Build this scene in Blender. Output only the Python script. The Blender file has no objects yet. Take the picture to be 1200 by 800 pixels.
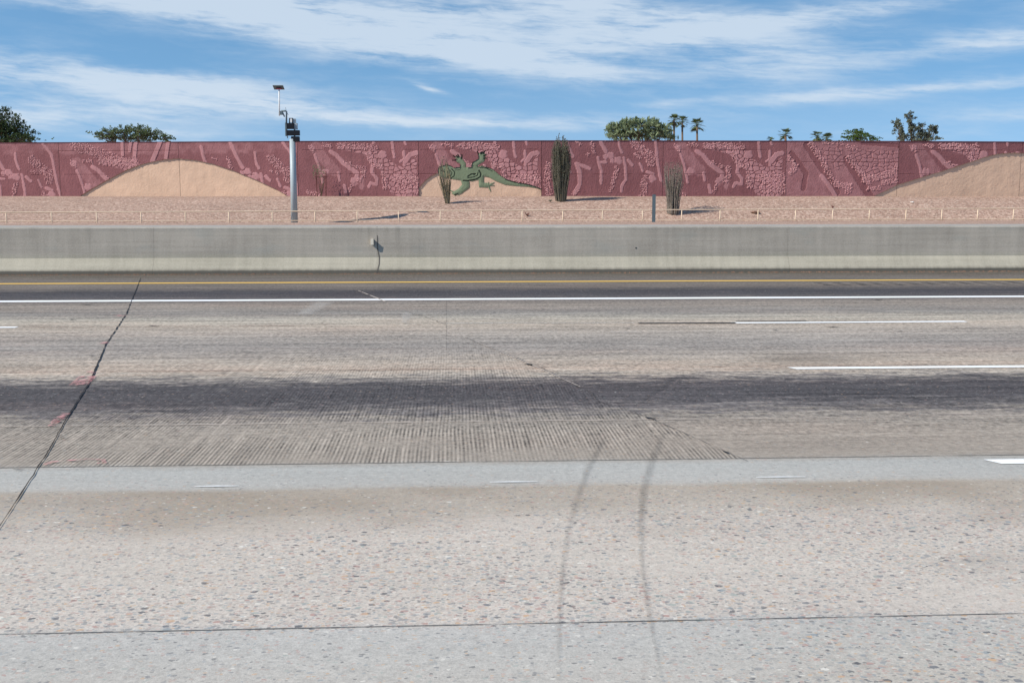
import bpy, bmesh, math, random
import numpy as np
from mathutils import Vector, Matrix
random.seed(7); RS = np.random.RandomState(7)
S = bpy.context.scene
COL = S.collection
# ------------------------------------------------------------------ camera maths (metres)
H = 1.64; FPX = 1314.0; PITCH = math.radians(7.4); YAW = math.radians(3.1)
CP, SP = math.cos(PITCH), math.sin(PITCH)
FW = (math.sin(YAW), math.cos(YAW)); RT = (math.cos(YAW), -math.sin(YAW))
def at(px, py, d):
    """real point seen at a photo pixel, d metres ahead of the camera"""
    u = (px-600)/FPX; v = (py-400)/FPX
    F = CP - v*SP; D = SP + v*CP; t = d/F
    return Vector((FW[0]*d + RT[0]*u*t, FW[1]*d + RT[1]*u*t, H - D*t))
def gp(px, py, z=0.0):
    """ground point under a photo pixel"""
    u = (px-600)/FPX; v = (py-400)/FPX
    F = CP - v*SP; D = SP + v*CP; t = (H-z)/D
    return Vector((FW[0]*F*t + RT[0]*u*t, FW[1]*F*t + RT[1]*u*t, z))
def lin(c):
    if isinstance(c, str):
        c = c.lstrip('#'); c = [int(c[i:i+2], 16)/255 for i in (0, 2, 4)]
    return tuple(x/12.92 if x <= .04045 else ((x+.055)/1.055)**2.4 for x in c)
def lerp(a, b, t): return a+(b-a)*t
# ------------------------------------------------------------------ object helpers
def tag(o, label=None, cat=None, group=None, kind=None):
    if label: o['label'] = label
    if cat: o['category'] = cat
    if group: o['group'] = group
    if kind: o['kind'] = kind
    return o
def empty(name, loc, label, cat, group=None):
    o = bpy.data.objects.new(name, None); COL.objects.link(o); o.location = loc
    o.empty_display_size = .3
    return tag(o, label, cat, group)
def link(name, me, mats, parent=None, smooth=False):
    for m in (mats if isinstance(mats, (list, tuple)) else [mats]): me.materials.append(m)
    if smooth:
        for p in me.polygons: p.use_smooth = True
    o = bpy.data.objects.new(name, me); COL.objects.link(o)
    if parent is not None:
        o.parent = parent
        if parent.type == 'EMPTY' or True:
            o.matrix_parent_inverse = Matrix.Translation(parent.location).inverted()
    return o
class MB:
    def __init__(s): s.v = []; s.f = []
    def add(s, vs, fs):
        n = len(s.v); s.v += [tuple(x) for x in vs]; s.f += [tuple(i+n for i in f) for f in fs]
    def box(s, c, h, rz=0.0, ry=0.0, rx=0.0):
        R = Matrix.Rotation(rz, 3, 'Z') @ Matrix.Rotation(ry, 3, 'Y') @ Matrix.Rotation(rx, 3, 'X')
        c = Vector(c)
        vs = [c + R @ Vector((sx*h[0], sy*h[1], sz*h[2])) for sx in (-1, 1) for sy in (-1, 1) for sz in (-1, 1)]
        s.add(vs, [(0,1,3,2),(4,6,7,5),(0,4,5,1),(2,3,7,6),(0,2,6,4),(1,5,7,3)])
    def tube(s, pts, rs, n=8, cap=True):
        pts = [Vector(p) for p in pts]
        if not isinstance(rs, (list, tuple)): rs = [rs]*len(pts)
        rings = []; m0 = len(s.v); vs = []
        for i, p in enumerate(pts):
            t = (pts[min(i+1, len(pts)-1)] - pts[max(i-1, 0)])
            if t.length < 1e-9: t = Vector((0, 0, 1))
            t.normalize()
            a = t.cross(Vector((0.31, 0.95, 0.05)))
            if a.length < .05: a = t.cross(Vector((1, 0, 0)))
            a.normalize(); b = t.cross(a)
            for k in range(n):
                w = 2*math.pi*k/n
                vs.append(p + (a*math.cos(w) + b*math.sin(w))*rs[i])
        fs = []
        for i in range(len(pts)-1):
            for k in range(n):
                k2 = (k+1) % n
                fs.append((i*n+k, i*n+k2, (i+1)*n+k2, (i+1)*n+k))
        if cap:
            fs.append(tuple(range(n-1, -1, -1))); q = (len(pts)-1)*n; fs.append(tuple(q+k for k in range(n)))
        s.add(vs, fs)
    def build(s, name, mat, parent=None, smooth=False, bevel=0):
        me = bpy.data.meshes.new(name); me.from_pydata(s.v, [], s.f); me.update()
        if bevel:
            bm = bmesh.new(); bm.from_mesh(me)
            bmesh.ops.bevel(bm, geom=[e for e in bm.edges], offset=bevel, segments=2, affect='EDGES')
            bm.to_mesh(me); bm.free()
        return link(name, me, mat, parent, smooth)
# ------------------------------------------------------------------ node helper
class G:
    def __init__(s, name):
        s.m = bpy.data.materials.new(name); s.m.use_nodes = True
        s.nt = s.m.node_tree; s.nt.nodes.clear(); s.setup()
    def setup(s):
        s.out = s.nt.nodes.new('ShaderNodeOutputMaterial')
        s.b = s.nt.nodes.new('ShaderNodeBsdfPrincipled'); s.b.inputs['Roughness'].default_value = .9
        s.b.inputs['Specular IOR Level'].default_value = .25
        s.nt.links.new(s.b.outputs[0], s.out.inputs[0])
    def n(s, t, **k):
        x = s.nt.nodes.new(t)
        for a, b in k.items(): setattr(x, a, b)
        return x
    def put(s, sock, val):
        if isinstance(val, E): s.nt.links.new(val.s, sock)
        elif isinstance(val, bpy.types.NodeSocket): s.nt.links.new(val, sock)
        else:
            if hasattr(sock.default_value, '__len__') and isinstance(val, (tuple, list)):
                val = tuple(val) + (1.0,)*(len(sock.default_value)-len(val))
            sock.default_value = val
    def math(s, op, a, b=0.0, c=None, clamp=False):
        x = s.n('ShaderNodeMath', operation=op, use_clamp=clamp)
        s.put(x.inputs[0], a); s.put(x.inputs[1], b)
        if c is not None: s.put(x.inputs[2], c)
        return E(s, x.outputs[0])
    def pos(s):
        g = s.n('ShaderNodeNewGeometry'); x = s.n('ShaderNodeSeparateXYZ'); s.nt.links.new(g.outputs['Position'], x.inputs[0])
        s.P = g.outputs['Position']
        return [E(s, x.outputs[i]) for i in range(3)]
    def vec(s, x, y, z=0.0):
        c = s.n('ShaderNodeCombineXYZ')
        for i, q in enumerate((x, y, z)): s.put(c.inputs[i], q)
        return c.outputs[0]
    def noise(s, v, scale=1.0, detail=3.0, rough=.5, dist=0.0, dims='3D', col=False):
        x = s.n('ShaderNodeTexNoise', noise_dimensions=dims)
        s.put(x.inputs['Vector'], v); x.inputs['Scale'].default_value = scale
        x.inputs['Detail'].default_value = detail; x.inputs['Roughness'].default_value = rough
        x.inputs['Distortion'].default_value = dist
        return x.outputs['Color'] if col else E(s, x.outputs[0])
    def voro(s, v, scale, rand=1.0, feature='F1', dims='2D'):
        x = s.n('ShaderNodeTexVoronoi', voronoi_dimensions=dims, feature=feature)
        s.put(x.inputs['Vector'], v); x.inputs['Scale'].default_value = scale; x.inputs['Randomness'].default_value = rand
        return x
    def ramp(s, f, stops, interp='LINEAR'):
        x = s.n('ShaderNodeValToRGB'); s.put(x.inputs[0], f); cr = x.color_ramp; cr.interpolation = interp
        while len(cr.elements) < len(stops): cr.elements.new(.5)
        for i, (p, c) in enumerate(stops): cr.elements[i].position = p; 
        for i, (p, c) in enumerate(stops): cr.elements[i].color = tuple(c)+(1,)
        return x.outputs[0]
    def mix(s, f, a, b, mode='MIX'):
        x = s.n('ShaderNodeMix', data_type='RGBA', blend_type=mode, clamp_factor=True)
        s.put(x.inputs[0], f); s.put(x.inputs[6], a); s.put(x.inputs[7], b)
        return x.outputs[2]
    def gray(s, e):
        return s.vec(e, e, e)
    def sstep(s, a, b, x):
        m = s.n('ShaderNodeMapRange', interpolation_type='SMOOTHSTEP'); s.put(m.inputs[0], x)
        m.inputs[1].default_value = a; m.inputs[2].default_value = b
        return E(s, m.outputs[0])
    def color(s, c): s.put(s.b.inputs['Base Color'], c); return s
    def bump(s, h, strength=.5, dist=.01):
        x = s.n('ShaderNodeBump'); s.put(x.inputs['Height'], h); x.inputs['Strength'].default_value = strength; x.inputs['Distance'].default_value = dist
        s.nt.links.new(x.outputs[0], s.b.inputs['Normal']); return s
    def alpha(s, a): s.put(s.b.inputs['Alpha'], a); return s
class E:
    def __init__(e, g, s): e.g = g; e.s = s
    def __add__(e, o): return e.g.math('ADD', e, o)
    def __radd__(e, o): return e.g.math('ADD', o, e)
    def __sub__(e, o): return e.g.math('SUBTRACT', e, o)
    def __rsub__(e, o): return e.g.math('SUBTRACT', o, e)
    def __mul__(e, o): return e.g.math('MULTIPLY', e, o)
    def __rmul__(e, o): return e.g.math('MULTIPLY', o, e)
    def __truediv__(e, o): return e.g.math('DIVIDE', e, o)
    def clamp(e): return e.g.math('ADD', e, 0.0, clamp=True)
    def sin(e): return e.g.math('SINE', e)
    def pow(e, p): return e.g.math('POWER', e, p)
    def abs(e): return e.g.math('ABSOLUTE', e)
    def exp(e): return e.g.math('EXPONENT', e)
def simple(name, c, rough=.8, metal=0.0, var=.15, scale=8.0, bump=0.0):
    g = G(name); X, Y, Z = g.pos()
    n = g.noise(g.P, scale, 4.0)
    g.color(g.mix(1.0, c, g.gray(1.0 + (n-.5)*(2*var)), 'MULTIPLY'))
    g.b.inputs['Roughness'].default_value = rough; g.b.inputs['Metallic'].default_value = metal
    if bump: g.bump(n, bump, .02)
    return g.m
# ================================================================== MATERIALS
def line_x(Y, p, q):   # X on the line p-q at given Y expression
    k = (q.x-p.x)/(q.y-p.y); return (Y - p.y)*k + p.x
RK = (.85, .80, .745)
def mat_road():
    g = G('concrete_road'); X, Y, Z = g.pos()
    wob = g.noise(g.vec(X*.12, 3.3), 1.0, 3.0) - .5
    wob2 = g.noise(g.vec(X*.9, Y*.4), 1.0, 3.0) - .5
    wob3 = g.noise(g.vec(X*2.2, Y*9.0), 1.0, 3.0, .6) - .5
    Yw = Y + wob*.5*g.sstep(7, 12, Y) + wob2*.2 + (wob3*1.5 + (g.noise(g.vec(X*7.0, Y*16.0), 1.0, 3.0, .6)-.5)*1.0)*g.sstep(7.2, 8.4, Y)
    stops_px = [(800,'#bebebc'),(760,'#bdbfbf'),(731,'#bdbfc0'),(725,'#cac6c2'),(660,'#ccc8c3'),(610,'#c9c4bf'),(598,'#bdb8b1'),(572,'#b1aaa1'),
        (566,'#b7b9b9'),(545,'#b5b9ba'),(538,'#a39d96'),(505,'#a29c95'),(488,'#96918c'),(480,'#747173'),(469,'#535155'),(450,'#535155'),(443,'#858180'),(438,'#b3ada5'),
        (431,'#b5a89d'),(424,'#b3aba2'),(412,'#a19c98'),(404,'#959290'),(392,'#a7a29d'),(381,'#b3aaa0'),(374,'#b3afa6'),(366,'#8d8b89'),(357,'#979089'),(347,'#545256'),(341,'#454449'),(335,'#7a746f'),(326,'#706d6a'),(321,'#5f5b54')]
    lo, hi = 3.0, 25.0
    st = [((gp(600, y).y-lo)/(hi-lo), tuple(x*k for x, k in zip(lin(c), RK))) for y, c in stops_px]
    col = g.ramp((Yw-lo)/(hi-lo), st)
    # contrast of the rubber band varies along the road
    far = g.sstep(6.4, 8.5, Y)
    s1 = g.noise(g.vec(X*.35, Y*5.0), 1.0, 5.0, .6) - .5
    s2 = g.noise(g.vec(X*1.6, Y*22.0), 1.0, 4.0, .6) - .5
    s3 = g.noise(g.vec(X*7.0, Y*60.0), 1.0, 4.0, .65) - .5
    blot = g.noise(g.vec(X*.5, Y*.9), 1.0, 5.0, .6) - .5
    p, q = gp(480, 366), gp(880, 541)
    inside = g.sstep(-.03, .03, line_x(Y, p, q) - X) * g.sstep(-6.5, -3.5, X)
    calm = 1.0 - inside*.6*g.sstep(6.8, 6.9, Y)*(1.0-g.sstep(9, 12, Y))
    f = 1.0 + (s1*(far*1.25+.10) + s2*(far*1.2+.14) + s3*(far*.9+.16))*calm + blot*(.24+far*.15)
    g8 = g.noise(g.vec(X*1.6, Y), 11.0, 3.0, .7) - .5
    g3 = g.noise(g.vec(X, Y), 30.0, 2.0, .7) - .5
    f = f + g8*(far*1.5+.28) + g3*(.55+far*1.2)
    # fine grain
    gr = g.noise(g.vec(X, Y), 95.0, 3.0, .7) - .5
    gr2 = g.noise(g.vec(X, Y), 300.0, 2.0, .7) - .5
    f = f + gr*.75 + gr2*.45
    # tined grooves across the lanes, left of the skewed crack
    p, q = gp(480, 366), gp(880, 541)
    inside = g.sstep(-.03, .03, line_x(Y, p, q) - X)
    leftm = g.sstep(-4.2, -2.3, X + (g.noise(g.vec(X*.6, Y*1.2), 1.0, 3.0)-.5)*2.0)
    ty = g.sstep(6.80, 6.84, Y) * (1.0 - g.sstep(7.9, 9.2, Y)*.50) * (1.0 - g.sstep(10.0, 13.0, Y)*.85) * (.25 + g.sstep(.36, .56, g.noise(g.vec(X*.8, Y*1.6, 12.0), 1.0, 4.0, .6)))
    Xd = X + (g.noise(g.vec(X*1.4, Y*.5), 1.0, 2.0)-.5)*.05
    t1 = (Xd*(2*math.pi/.027)).sin()
    t2 = g.noise(g.vec(X*34.0, Y*.5), 1.0, 2.0, .6) - .5
    t3 = g.noise(g.vec(X*9.0, Y*.35, 4.0), 1.0, 2.0, .6) - .5
    tin = (t1*.34*(g.noise(g.vec(X*2.0, Y*2.5, 9.0), 1.0, 3.0)*1.6-.1) + t2*.9 + g.sstep(.60, .70, g.noise(g.vec(X*17.0, Y*.7, 7.0), 1.0, 2.0, .5))*.35 - .10)*(.45+g.noise(g.vec(X*5.0, Y*14.0, 1.0), 1.0, 2.0)*1.1) * inside * ty * (leftm*.93+.07)
    # right hand side: weaker longitudinal drag texture
    f = f + tin
    col = g.mix(1.0, col, g.gray(f.clamp()*1.0 + (f-1.0).clamp()), 'MULTIPLY')
    # reddish dust patches
    red = (g.noise(g.vec(X*.25, Y*1.3, 2.0), 1.0, 3.0) - .5).clamp()*1.6*far
    col = g.mix(red, col, g.mix(1.0, col, (1.10, .93, .88), 'MULTIPLY'))
    # brown oil stains below the pale strip
    st = g.sstep(5.15, 5.6, Y + wob2*.5) * (1.0-g.sstep(6.15, 6.28, Y)) * g.sstep(.42, .62, g.noise(g.vec(X*.55, Y*1.0, 5.0), 1.0, 4.0))
    col = g.mix(st*.55, col, lin('#8d8070'))
    for (bx, by), rx, ry, am in (((935,421),.45,.5,.45),((1160,660),.30,.2,.22),((1010,418),.9,.35,.3),((60,590),.5,.25,.25)):
        q = gp(bx, by); ux = (X-q.x)/rx; uy = (Y-q.y)/ry
        e_ = (0.0-(ux*ux+uy*uy)).exp()*am*(g.noise(g.vec(X*3.0, Y*7.0, 6.0), 1.0, 3.0, .6)*1.8)
        col = g.mix(e_, col, lin('#6b6158'))
    lowr = (1.0-g.sstep(4.10, 4.16, Y))*g.sstep(.6, 2.6, X + (g.noise(g.vec(X*1.3, Y*1.3, 3.0), 1.0, 3.0)-.5)*2.0)
    col = g.mix(lowr*.8, col, g.mix(1.0, col, (1.03, .99, .94), 'MULTIPLY'))
    # exposed aggregate
    dens = (1.0-g.sstep(5.2, 6.5, Y)) * g.sstep(.30, .62, g.noise(g.vec(X*.45, Y*.8, 7.0), 1.0, 4.0))
    low = (1.0-g.sstep(4.10, 4.16, Y))
    dens_n = dens*(1.0-low) + low*g.sstep(.4, 2.2, X + (g.noise(g.vec(X*1.3, Y*1.3, 3.0), 1.0, 3.0)-.5)*2.0)*.6 + low*.10
    dv = g.noise(g.vec(X, Y), 40.0, 2.0, .6, col=True)
    va = g.n('ShaderNodeVectorMath', operation='SCALE'); g.nt.links.new(dv, va.inputs[0]); va.inputs['Scale'].default_value = .022
    vb = g.n('ShaderNodeVectorMath', operation='ADD'); g.put(vb.inputs[0], g.vec(X*.82, Y*1.05)); g.nt.links.new(va.outputs[0], vb.inputs[1])
    for sc, r0, amt, thr in ((15.0, .15, .88, .60), (27.0, .23, .80, .42), (58.0, .32, .58, .20)):
        v = g.voro(vb.outputs[0], sc)
        sep = g.n('ShaderNodeSeparateColor'); g.nt.links.new(v.outputs['Color'], sep.inputs[0])
        c0, c1, c2 = [E(g, sep.outputs[i]) for i in range(3)]
        rad = c0*r0*1.3 + r0*.35
        m = g.sstep(0.0, .06, rad - E(g, v.outputs['Distance'])) * g.sstep(thr, thr+.05, c1*(.25+dens_n*.75) + dens_n*.25 + .0)
        pc = g.ramp(c2, [(0.0, lin('#57585c')), (.10, lin('#6d6f74')), (.2, lin('#8f8f8f')), (.38, lin('#8b9296')), (.5, lin('#a79a92')), (.62, lin('#b3998f')), (.74, lin('#a88780')), (.82, lin('#bd9d7f')), (.9, lin('#98a09a')), (.96, lin('#d5d1c8'))], 'CONSTANT')
        col = g.mix(m*amt, col, pc)
    g.color(col)
    g.b.inputs['Roughness'].default_value = .85
    g.bump(gr, .35, .004)
    return g.m
def mat_mark(name, c, cover=.8, sx=3.0, sy=30.0, rough=.7, grain=30.0, edge=.0):
    """worn coating that lets the concrete show through where it has gone"""
    g = G(name); X, Y, Z = g.pos()
    n = g.noise(g.vec(X*sx, Y*sy), 1.0, 4.0, .6)
    n2 = g.noise(g.vec(X, Y), grain, 4.0, .7)
    a = g.sstep(1.0-cover-.12, 1.0-cover+.12, n*.55 + n2*.45 + .0)
    g.color(g.mix(1.0, c, g.gray(.85 + n2*.3), 'MULTIPLY')); g.b.inputs['Roughness'].default_value = rough
    return g.alpha(a).m
def mat_soft(name, c, amount=.5):
    """stain with soft edges across its width (uv.x 0..1)"""
    g = G(name); X, Y, Z = g.pos()
    uv = g.n('ShaderNodeUVMap'); s = g.n('ShaderNodeSeparateXYZ'); g.nt.links.new(uv.outputs[0], s.inputs[0])
    u = E(g, s.outputs[0]); w = E(g, s.outputs[1])
    prof = (1.0 - (u*2.0-1.0).abs()).clamp()
    ends = g.sstep(0, .12, w)*(1.0-g.sstep(.8, 1.0, w))
    n = g.noise(g.vec(X, Y), 28.0, 4.0, .7); n2 = g.noise(g.vec(X, Y), 2.5, 3.0)
    a = (g.sstep(0, .8, prof)*ends*amount*(.2+n2*1.5)*(n*2.0-.1)).clamp()
    g.color(c); return g.alpha(a).m
def mat_barrier():
    g = G('barrier_concrete'); X, Y, Z = g.pos()
    n = g.noise(g.vec(X*.5, Z*1.5, Y), 1.0, 5.0, .6) - .5
    drip = g.noise(g.vec(X*5.0, Z*.35), 1.0, 4.0, .6) - .5
    hstr = g.noise(g.vec(X*.25, Z*16.0), 1.0, 3.0) - .5
    fine = g.noise(g.vec(X, Z*1.0, Y), 45.0, 3.0, .7) - .5
    up = g.sstep(.31, .47, Z + drip*.10 + n*.06)
    col = g.mix(up, lin('#aba596'), lin('#aaa297'))
    topd = g.sstep(.86, .97, Z)
    col = g.mix(topd*.25, col, lin('#8b8a86'))
    f = 1.0 + n*.55 + drip*.45 + hstr*.3 + fine*.7
    col = g.mix(1.0, col, g.gray(f), 'MULTIPLY')
    bl = g.noise(g.vec(X*1.1, Z*3.0, 4.0), 1.0, 4.0)
    col = g.mix(g.sstep(.55, .72, bl)*.16*up, col, lin('#8c9896'))
    sc_ = g.sstep(.60, .70, g.noise(g.vec(X*.35, Z*26.0, 8.0), 1.0, 4.0, .6)) * g.sstep(.35, .5, Z)*(1.0-g.sstep(.7, .85, Z))
    col = g.mix(sc_*.30, col, lin('#6c6963'))
    dr_ = g.sstep(.60, .74, g.noise(g.vec(X*3.2, Z*.25, 3.0), 1.0, 3.0, .6)) * g.sstep(.2, .9, Z)
    col = g.mix(dr_*.35, col, lin('#77746d'))
    dirt = (1.0 - g.sstep(.04, .14, Z + (g.noise(g.vec(X*6.0, 2.0), 1.0, 5.0, .7)-.5)*.09))
    col = g.mix(dirt*.85, col, lin('#5f5a52'))
    g.color(col); g.bump(fine + n, .3, .006); return g.m
def mat_gravel():
    g = G('desert_gravel'); X, Y, Z = g.pos()
    v = g.voro(g.vec(X, Y), 7.0); v2 = g.voro(g.vec(X, Y, 0), 17.0)
    c1 = g.ramp(E(g, g.n('ShaderNodeSeparateColor').outputs[0]), [(0, (0,0,0)), (1, (1,1,1))])
    sep = g.n('ShaderNodeSeparateColor'); g.nt.links.new(v.outputs['Color'], sep.inputs[0])
    sep2 = g.n('ShaderNodeSeparateColor'); g.nt.links.new(v2.outputs['Color'], sep2.inputs[0])
    pal = [(0, lin('#776053')), (.25, lin('#977a6c')), (.5, lin('#aa8d7e')), (.75, lin('#b99c8c')), (1, lin('#ccb7a6'))]
    a = g.ramp(E(g, sep.outputs[0]), pal); b = g.ramp(E(g, sep2.outputs[1]), pal)
    col = g.mix(.5, a, b)
    n = g.noise(g.vec(X*.12, Y*.3), 1.0, 5.0, .6) - .5
    n2 = g.noise(g.vec(X, Y*1.0), 5.0, 4.0, .75) - .5
    f = 1.0 + n*.4 + n2*1.0
    col = g.mix(1.0, col, g.gray(f), 'MULTIPLY')
    g.color(col); g.bump(n2*2.0, .6, .06); return g.m
def mat_wall():
    """maroon and rose painted concrete; attribute 'paint' holds where each paint was applied"""
    g = G('painted_wall_concrete'); X, Y, Z = g.pos()
    a = g.n('ShaderNodeAttribute', attribute_name='paint'); p = E(g, a.outputs['Fac'])
    tex = g.noise(g.vec(X*9.0, Z*5.0, Y), 1.0, 4.0, .7) - .5
    big = g.noise(g.vec(X*.35, Z*.5), 1.0, 4.0) - .5
    drip = g.noise(g.vec(X*2.2, Z*.12), 1.0, 4.0, .6) - .5
    col = g.mix(p, lin('#805255'), lin('#b78688'))
    col = g.mix(g.sstep(1.05, 1.5, p), col, lin('#c79a97'))
    col = g.mix(1.0, col, g.gray(1.0 + tex*.65 + big*.35 + drip*.35), 'MULTIPLY')
    st_ = g.sstep(.58, .72, g.noise(g.vec(X*1.7, Z*.10, 6.0), 1.0, 3.0, .6))*.28
    col = g.mix(st_, col, lin('#5e4145'))
    g.color(col)
    h = g.noise(g.vec(X*16.0, Z*7.0, Y), 1.0, 4.0, .7)
    g.bump(h, .35, .02); return g.m
def mat_tan():
    g = G('tan_painted_concrete'); X, Y, Z = g.pos()
    n = g.noise(g.vec(X*.4, Z*.7), 1.0, 4.0) - .5; drip = g.noise(g.vec(X*3.0, Z*.3), 1.0, 4.0, .6)-.5
    fine = g.noise(g.vec(X, Z, Y), 12.0, 4.0, .7) - .5
    low = (1.0 - g.sstep(1.5, 2.0, Z + n*.5))
    col = g.mix(low*.35, lin('#d2b39b'), lin('#c6aa94'))
    col = g.mix(1.0, col, g.gray(1.0 + n*.3 + drip*.22 + fine*.2), 'MULTIPLY')
    g.color(col); g.bump(g.noise(g.vec(X*1.3, Z*1.0), 1.0, 3.0)*1.5 + fine*.6, .35, .06); return g.m
def mat_lizard():
    g = G('green_painted_concrete'); X, Y, Z = g.pos()
    a = g.n('ShaderNodeAttribute', attribute_name='paint'); p = E(g, a.outputs['Fac'])
    n = g.noise(g.P, 6.0, 4.0) - .5; big = g.noise(g.P, 1.5, 3.0)-.5
    col = g.mix(p, lin('#77846b'), lin('#353f35'))
    col = g.mix(1.0, col, g.gray(1.0 + n*.3 + big*.35), 'MULTIPLY')
    g.color(col); g.bump(n, .5, .03); return g.m
def mat_leaf(name, c1, c2, sc=.5):
    g = G(name); X, Y, Z = g.pos()
    n = g.noise(g.P, sc, 3.0); n2 = g.noise(g.P, 9.0, 2.0)
    col = g.mix(n*.6 + n2*.5 - .05, c1, c2)
    g.color(col); g.b.inputs['Roughness'].default_value = .6
    g.b.inputs['Specular IOR Level'].default_value = .1; tr = g.n('ShaderNodeBsdfTranslucent'); g.put(tr.inputs[0], col)
    mx = g.n('ShaderNodeMixShader'); mx.inputs[0].default_value = .3
    g.nt.links.new(g.b.outputs[0], mx.inputs[1]); g.nt.links.new(tr.outputs[0], mx.inputs[2]); g.nt.links.new(mx.outputs[0], g.out.inputs[0])
    return g.m
M = dict(
    road=mat_road(), barrier=mat_barrier(), gravel=mat_gravel(), wall=mat_wall(), tan=mat_tan(), lizard=mat_lizard(),
    white=mat_mark('white_road_paint', (.86, .87, .87), .93), yellow=mat_mark('yellow_road_paint', lin('#dfb558'), .95),
    faint=mat_mark('worn_white_paint', lin('#cfcecb'), .50, 1.0, 20.0),
    black=mat_mark('black_tape', lin('#2f2e2e'), .70, 1.0, 30.0),
    crack=mat_mark('crack_filler', lin('#2b2725'), .80, 6.0, 6.0, grain=12.0),
    thincrack=mat_mark('hairline_crack', lin('#57504c'), .50, 3.0, 3.0, grain=9.0),
    joint=mat_mark('saw_joint', lin('#5d5955'), .58, 1.2, 4.0, grain=6.0),
    softjoint=mat_mark('dusty_joint', lin('#9c8577'), .45, .8, 4.0, grain=8.0),
    palejoint=mat_mark('pale_joint', lin('#c2b5aa'), .55, 1.0, 4.0, grain=8.0),
    pink=mat_mark('pink_survey_paint', lin('#c88f8f'), .46, 14.0, 14.0, grain=26.0),
    skid=mat_soft('tyre_rubber', lin('#4a494a'), .175), skidl=mat_soft('light_scrape', lin('#c9c4be'), .35), smudge=mat_soft('oil_smudge', lin('#5f5549'), .6),
    tar=simple('opposite_concrete', lin('#a09c97'), .9),
    galv=simple('galvanised_steel', lin('#a3aeb3'), .5, .08, .1, 6.0),
    white_metal=simple('white_metal', (.75, .75, .74), .5), darkbox=simple('black_plastic', lin('#15181f'), .5),
    redplate=simple('red_plate', lin('#a14a52'), .6), rail=simple('tan_painted_pipe', lin('#d9c4ab'), .6, 0, .1),
    steel=simple('grey_steel', lin('#66747a'), .6, .3, .15), paleplastic=simple('pale_cream_box', lin('#e6dccb'), .6),
    bark=simple('brown_bark', lin('#6b5a4a'), .9, 0, .3, 10), stem=simple('grey_green_stem', lin('#6b6659'), .9, 0, .3, 14),
    stemg=simple('pale_grey_stem', lin('#8a8076'), .9, 0, .3, 14), stemy=simple('straw_stem', lin('#b5a37e'), .9, 0, .3, 14),
    rust=simple('rusty_stake', lin('#5c3632'), .9, 0, .2, 12), rock=simple('brown_stone', lin('#7d6152'), .9, 0, .3, 10),
    paper=simple('white_litter', lin('#e8e4de'), .8), concrete_back=simple('plain_concrete', lin('#a89b8f'), .9),
    leaf_dark=mat_leaf('dark_foliage', (.03,.05,.02), (.10,.14,.06)), leaf_mid=mat_leaf('olive_foliage', (.06,.09,.045), (.20,.25,.12)),
    leaf_pale=mat_leaf('pale_green_foliage', (.15,.20,.10), (.36,.42,.25)), leaf_palm=mat_leaf('palm_foliage', (.05,.07,.03), (.16,.20,.08)),
    leaf_pine=mat_leaf('bright_green_foliage', (.02,.045,.006), (.10,.15,.03)), leaf_grey=mat_leaf('grey_green_foliage', (.07,.08,.055), (.20,.22,.16)),
    leaf_oco=mat_leaf('ocotillo_leaf', (.05,.06,.04), (.15,.155,.11), 3.0),
)
# ================================================================== ROAD
YB = 23.93      # foot of the median barrier
road_me = MB()
road_me.add([(-70, -2.5, 0), (70, -2.5, 0), (70, YB+.5, 0), (-70, YB+.5, 0)], [(0, 1, 2, 3)])
road = road_me.build('road', M['road']); tag(road, kind='structure')
LV = [0.004]
def ribbon(name, pts, w, mat, z=None, uv=False, world=False, jit=0.0):
    """flat strip on the road through the points; w = width or list of widths (m)"""
    if z is None: z = .004
    P = [Vector(p) if world else gp(*p) for p in pts]
    if not isinstance(w, (list, tuple)): w = [w]*len(P)
    if jit or len(P) > 2:      # subdivide
        Q, W = [], []
        for i in range(len(P)-1):
            k = max(1, int((P[i+1]-P[i]).length/.12)) if (P[i+1]-P[i]).length < 30 else 40
            for j in range(k):
                t = j/k; Q.append(P[i].lerp(P[i+1], t)); W.append(lerp(w[i], w[i+1], t))
        Q.append(P[-1]); W.append(w[-1]); P, w = Q, W
        if jit:
            for i in range(1, len(P)-1): P[i] = P[i] + Vector((random.uniform(-jit, jit), random.uniform(-jit, jit), 0)); w[i] *= random.uniform(.5, 1.5)
    vs = []; n = len(P)
    for i in range(n):
        t = P[min(i+1, n-1)] - P[max(i-1, 0)]; t.z = 0; t.normalize(); s = Vector((-t.y, t.x, 0))*w[i]/2
        for q in (P[i]-s, P[i]+s): vs.append((q.x, q.y, z))
    me = bpy.data.meshes.new(name); me.from_pydata(vs, [], [(2*i, 2*i+2, 2*i+3, 2*i+1) for i in range(n-1)]); me.update()
    if uv:
        L = me.uv_layers.new(name='UVMap')
        for p in me.polygons:
            for li in p.loop_indices:
                vi = me.loops[li].vertex_index; L.data[li].uv = (vi % 2, (vi//2)/(n-1))
    me.update()
    # faces up
    if me.polygons and me.polygons[0].normal.z < 0: me.flip_normals()
    return link(name, me, mat, road)
def along(name, py, w, mat, x0=-70, x1=70, px=600, **k):
    Yc = gp(px, py).y
    return ribbon(name, [(x0, Yc, 0), (x1, Yc, 0)], w, mat, world=True, **k)
along('yellow_line', 330.2, .25, M['yellow'])
along('white_line', 350.4, .27, M['white'])
Yd1 = gp(1000, 377.6).y; Yd2 = gp(1060, 430.6).y; Yd3 = gp(1185, 541).y
def dash(xa, Yc, w=.11):
    n = 3.05
    vs = [(xa, Yc-w/2, .004), (xa+n, Yc-w/2, .004), (xa+n, Yc+w/2, .004), (xa-.06, Yc+w/2, .004)]
    me = bpy.data.meshes.new('lane_dash'); me.from_pydata(vs, [], [(0, 1, 2, 3)]); me.update()
    return link('lane_dash', me, M['white'], road)
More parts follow.
